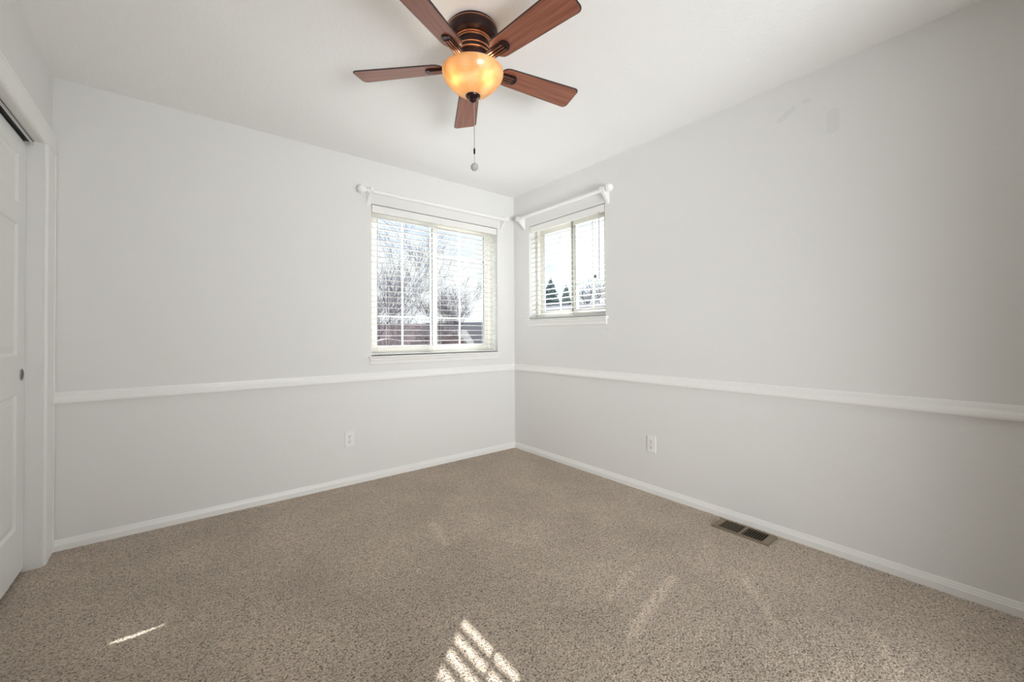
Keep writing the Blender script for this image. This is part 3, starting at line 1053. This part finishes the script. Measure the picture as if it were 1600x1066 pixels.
def conifer(loc, height, radius, seed, label):
    rnd = random.Random(seed)
    root = empty('evergreen_tree', loc)
    tag(root, label, 'tree')
    bm = BM(); tube(bm, [(0, 0, 0), (0, 0, height*0.5), (0, 0, height*0.97)], [0.16, 0.09, 0.02], 8)
    obj('trunk', bm, M_BARK, root)
    bm = BM()
    tiers = 40
    for i in range(tiers):
        f = i/(tiers-1)
        z = height*(0.12+0.86*f)
        rr = radius*(1-f)**0.8*rnd.uniform(0.8, 1.1)+0.08
        nb = max(6, int(20*(1-f*0.6)))
        for k in range(nb):
            a = 2*PI*(k+rnd.random()*0.8)/nb
            L_ = rr*rnd.uniform(0.7, 1.1)
            d = Vector((math.cos(a), math.sin(a), 0)); s = Vector((-d.y, d.x, 0))
            for q in range(3):
                base = d*L_*q*0.28 + Vector((0, 0, z + 0.10 - q*0.06))
                tip = d*L_*(0.45+q*0.275) + Vector((0, 0, z - L_*0.22 + rnd.uniform(-0.08, 0.12)))
                wd = L_*0.11*rnd.uniform(0.7, 1.3)
                mid = base.lerp(tip, 0.5)
                vs = [bm.verts.new(x) for x in (base, mid+s*wd, tip, mid-s*wd, mid+Vector((0, 0, 0.10)), mid-Vector((0, 0, 0.12)))]
                for fc in ((0, 1, 4), (1, 2, 4), (2, 3, 4), (3, 0, 4), (1, 0, 5), (2, 1, 5), (3, 2, 5), (0, 3, 5)):
                    bm.faces.new([vs[x] for x in fc])
    obj('needles', bm, M_NEEDLE, root)


conifer(at(861, 27), zat(434, 27)-GZ, 2.3, 3, 'taller dark evergreen left of the grille outside the smaller window')
conifer(at(885, 32), zat(446, 32)-GZ, 2.1, 4, 'shorter dark evergreen right of the grille outside the smaller window')


def house(loc, rz, wd, dp, eave, ridge, wall_m, roof_m, label, gable=None, wins=()):
    """ridge along local x; front = local -y"""
    root = empty('neighbour_house', loc, rz)
    tag(root, label, 'house')
    bm = BM()
    prism(bm, [(-dp/2, 0), (dp/2, 0), (dp/2, eave), (0, ridge-0.1), (-dp/2, eave)], lambda p, t: (t, p[0], p[1]), -wd/2, wd/2)
    obj('walls', bm, wall_m, root)
    bm = BM(); ov, th = 0.4, 0.14
    sl = (ridge-eave)/(dp/2)
    prism(bm, [(-dp/2-ov, eave-sl*ov), (0, ridge), (dp/2+ov, eave-sl*ov), (dp/2+ov, eave-sl*ov+th), (0, ridge+th), (-dp/2-ov, eave-sl*ov+th)],
          lambda p, t: (t, p[0], p[1]), -wd/2-ov, wd/2+ov)
    obj('roof', bm, roof_m, root)
    bm = BM(); box(bm, -wd/2-ov, -dp/2-ov-0.06, eave-sl*ov-0.05, wd/2+ov, -dp/2-ov, eave-sl*ov+th)
    obj('gutter', bm, M_HTRIM, root)
    if gable:
        gx, gw, gz0, gz1 = gable
        y = -dp/2-0.9
        bm = BM(); prism(bm, [(-gw/2, 0), (gw/2, 0), (gw/2, gz0), (0, gz1), (-gw/2, gz0)], lambda p, t: (gx+p[0], t, p[1]), y, 0)
        obj('gable', bm, wall_m, root)
        bm = BM(); s = (gz1-gz0)/(gw/2); o_ = 0.25
        prism(bm, [(-gw/2-o_, gz0-s*o_), (0, gz1), (gw/2+o_, gz0-s*o_), (gw/2+o_, gz0-s*o_+0.12), (0, gz1+0.14), (-gw/2-o_, gz0-s*o_+0.12)],
              lambda p, t: (gx+p[0], t, p[1]), y-0.25, 0)
        obj('gable_roof', bm, roof_m, root)
        bm = BM()
        prism(bm, [(-gw/2-o_, gz0-s*o_-0.12), (0, gz1-0.14), (gw/2+o_, gz0-s*o_-0.12), (gw/2+o_, gz0-s*o_+0.10), (0, gz1+0.12), (-gw/2-o_, gz0-s*o_+0.10)],
              lambda p, t: (gx+p[0], t, p[1]), y-0.31, y-0.25)
        obj('barge_board', bm, M_HTRIM, root)
    for wx, wz, ww, wh in wins:
        bm = BM(); box(bm, wx-ww/2-0.1, -dp/2-0.06, wz-0.1, wx+ww/2+0.1, -dp/2, wz+wh+0.1)
        f = obj('window_frame', bm, M_HTRIM, root)
        bm = BM(); box(bm, wx-ww/2, -dp/2-0.09, wz, wx+ww/2, -dp/2-0.06, wz+wh)
        obj('pane', bm, M_HGLASS, f)
    return root


face = math.atan2(fw.y, fw.x) - PI/2
house(at(735, 40), face-0.20, 8.5, 7.5, 2.9, 5.1, M_BRICK, M_ROOF, 'grey-roofed house with a small front gable beyond the larger window',
      gable=(0.0, 3.4, 2.9, 4.35), wins=((-3.0, 1.2, 1.4, 1.2),))
house(at(600, 54), face+0.2, 15, 8, 2.9, 5.4, M_BRICK, M_ROOF2, 'brown-roofed brick house behind the bare twigs', wins=((-1.5, 1.1, 1.4, 1.2), (1.8, 1.1, 1.4, 1.2)))
house(at(990, 17), face-0.55, 9, 6.0, 3.1, zat(478, 17)-GZ, M_SIDING, M_ROOF3, 'house with a long pale roof just outside the smaller window', wins=((0, 1.1, 1.4, 1.2),))
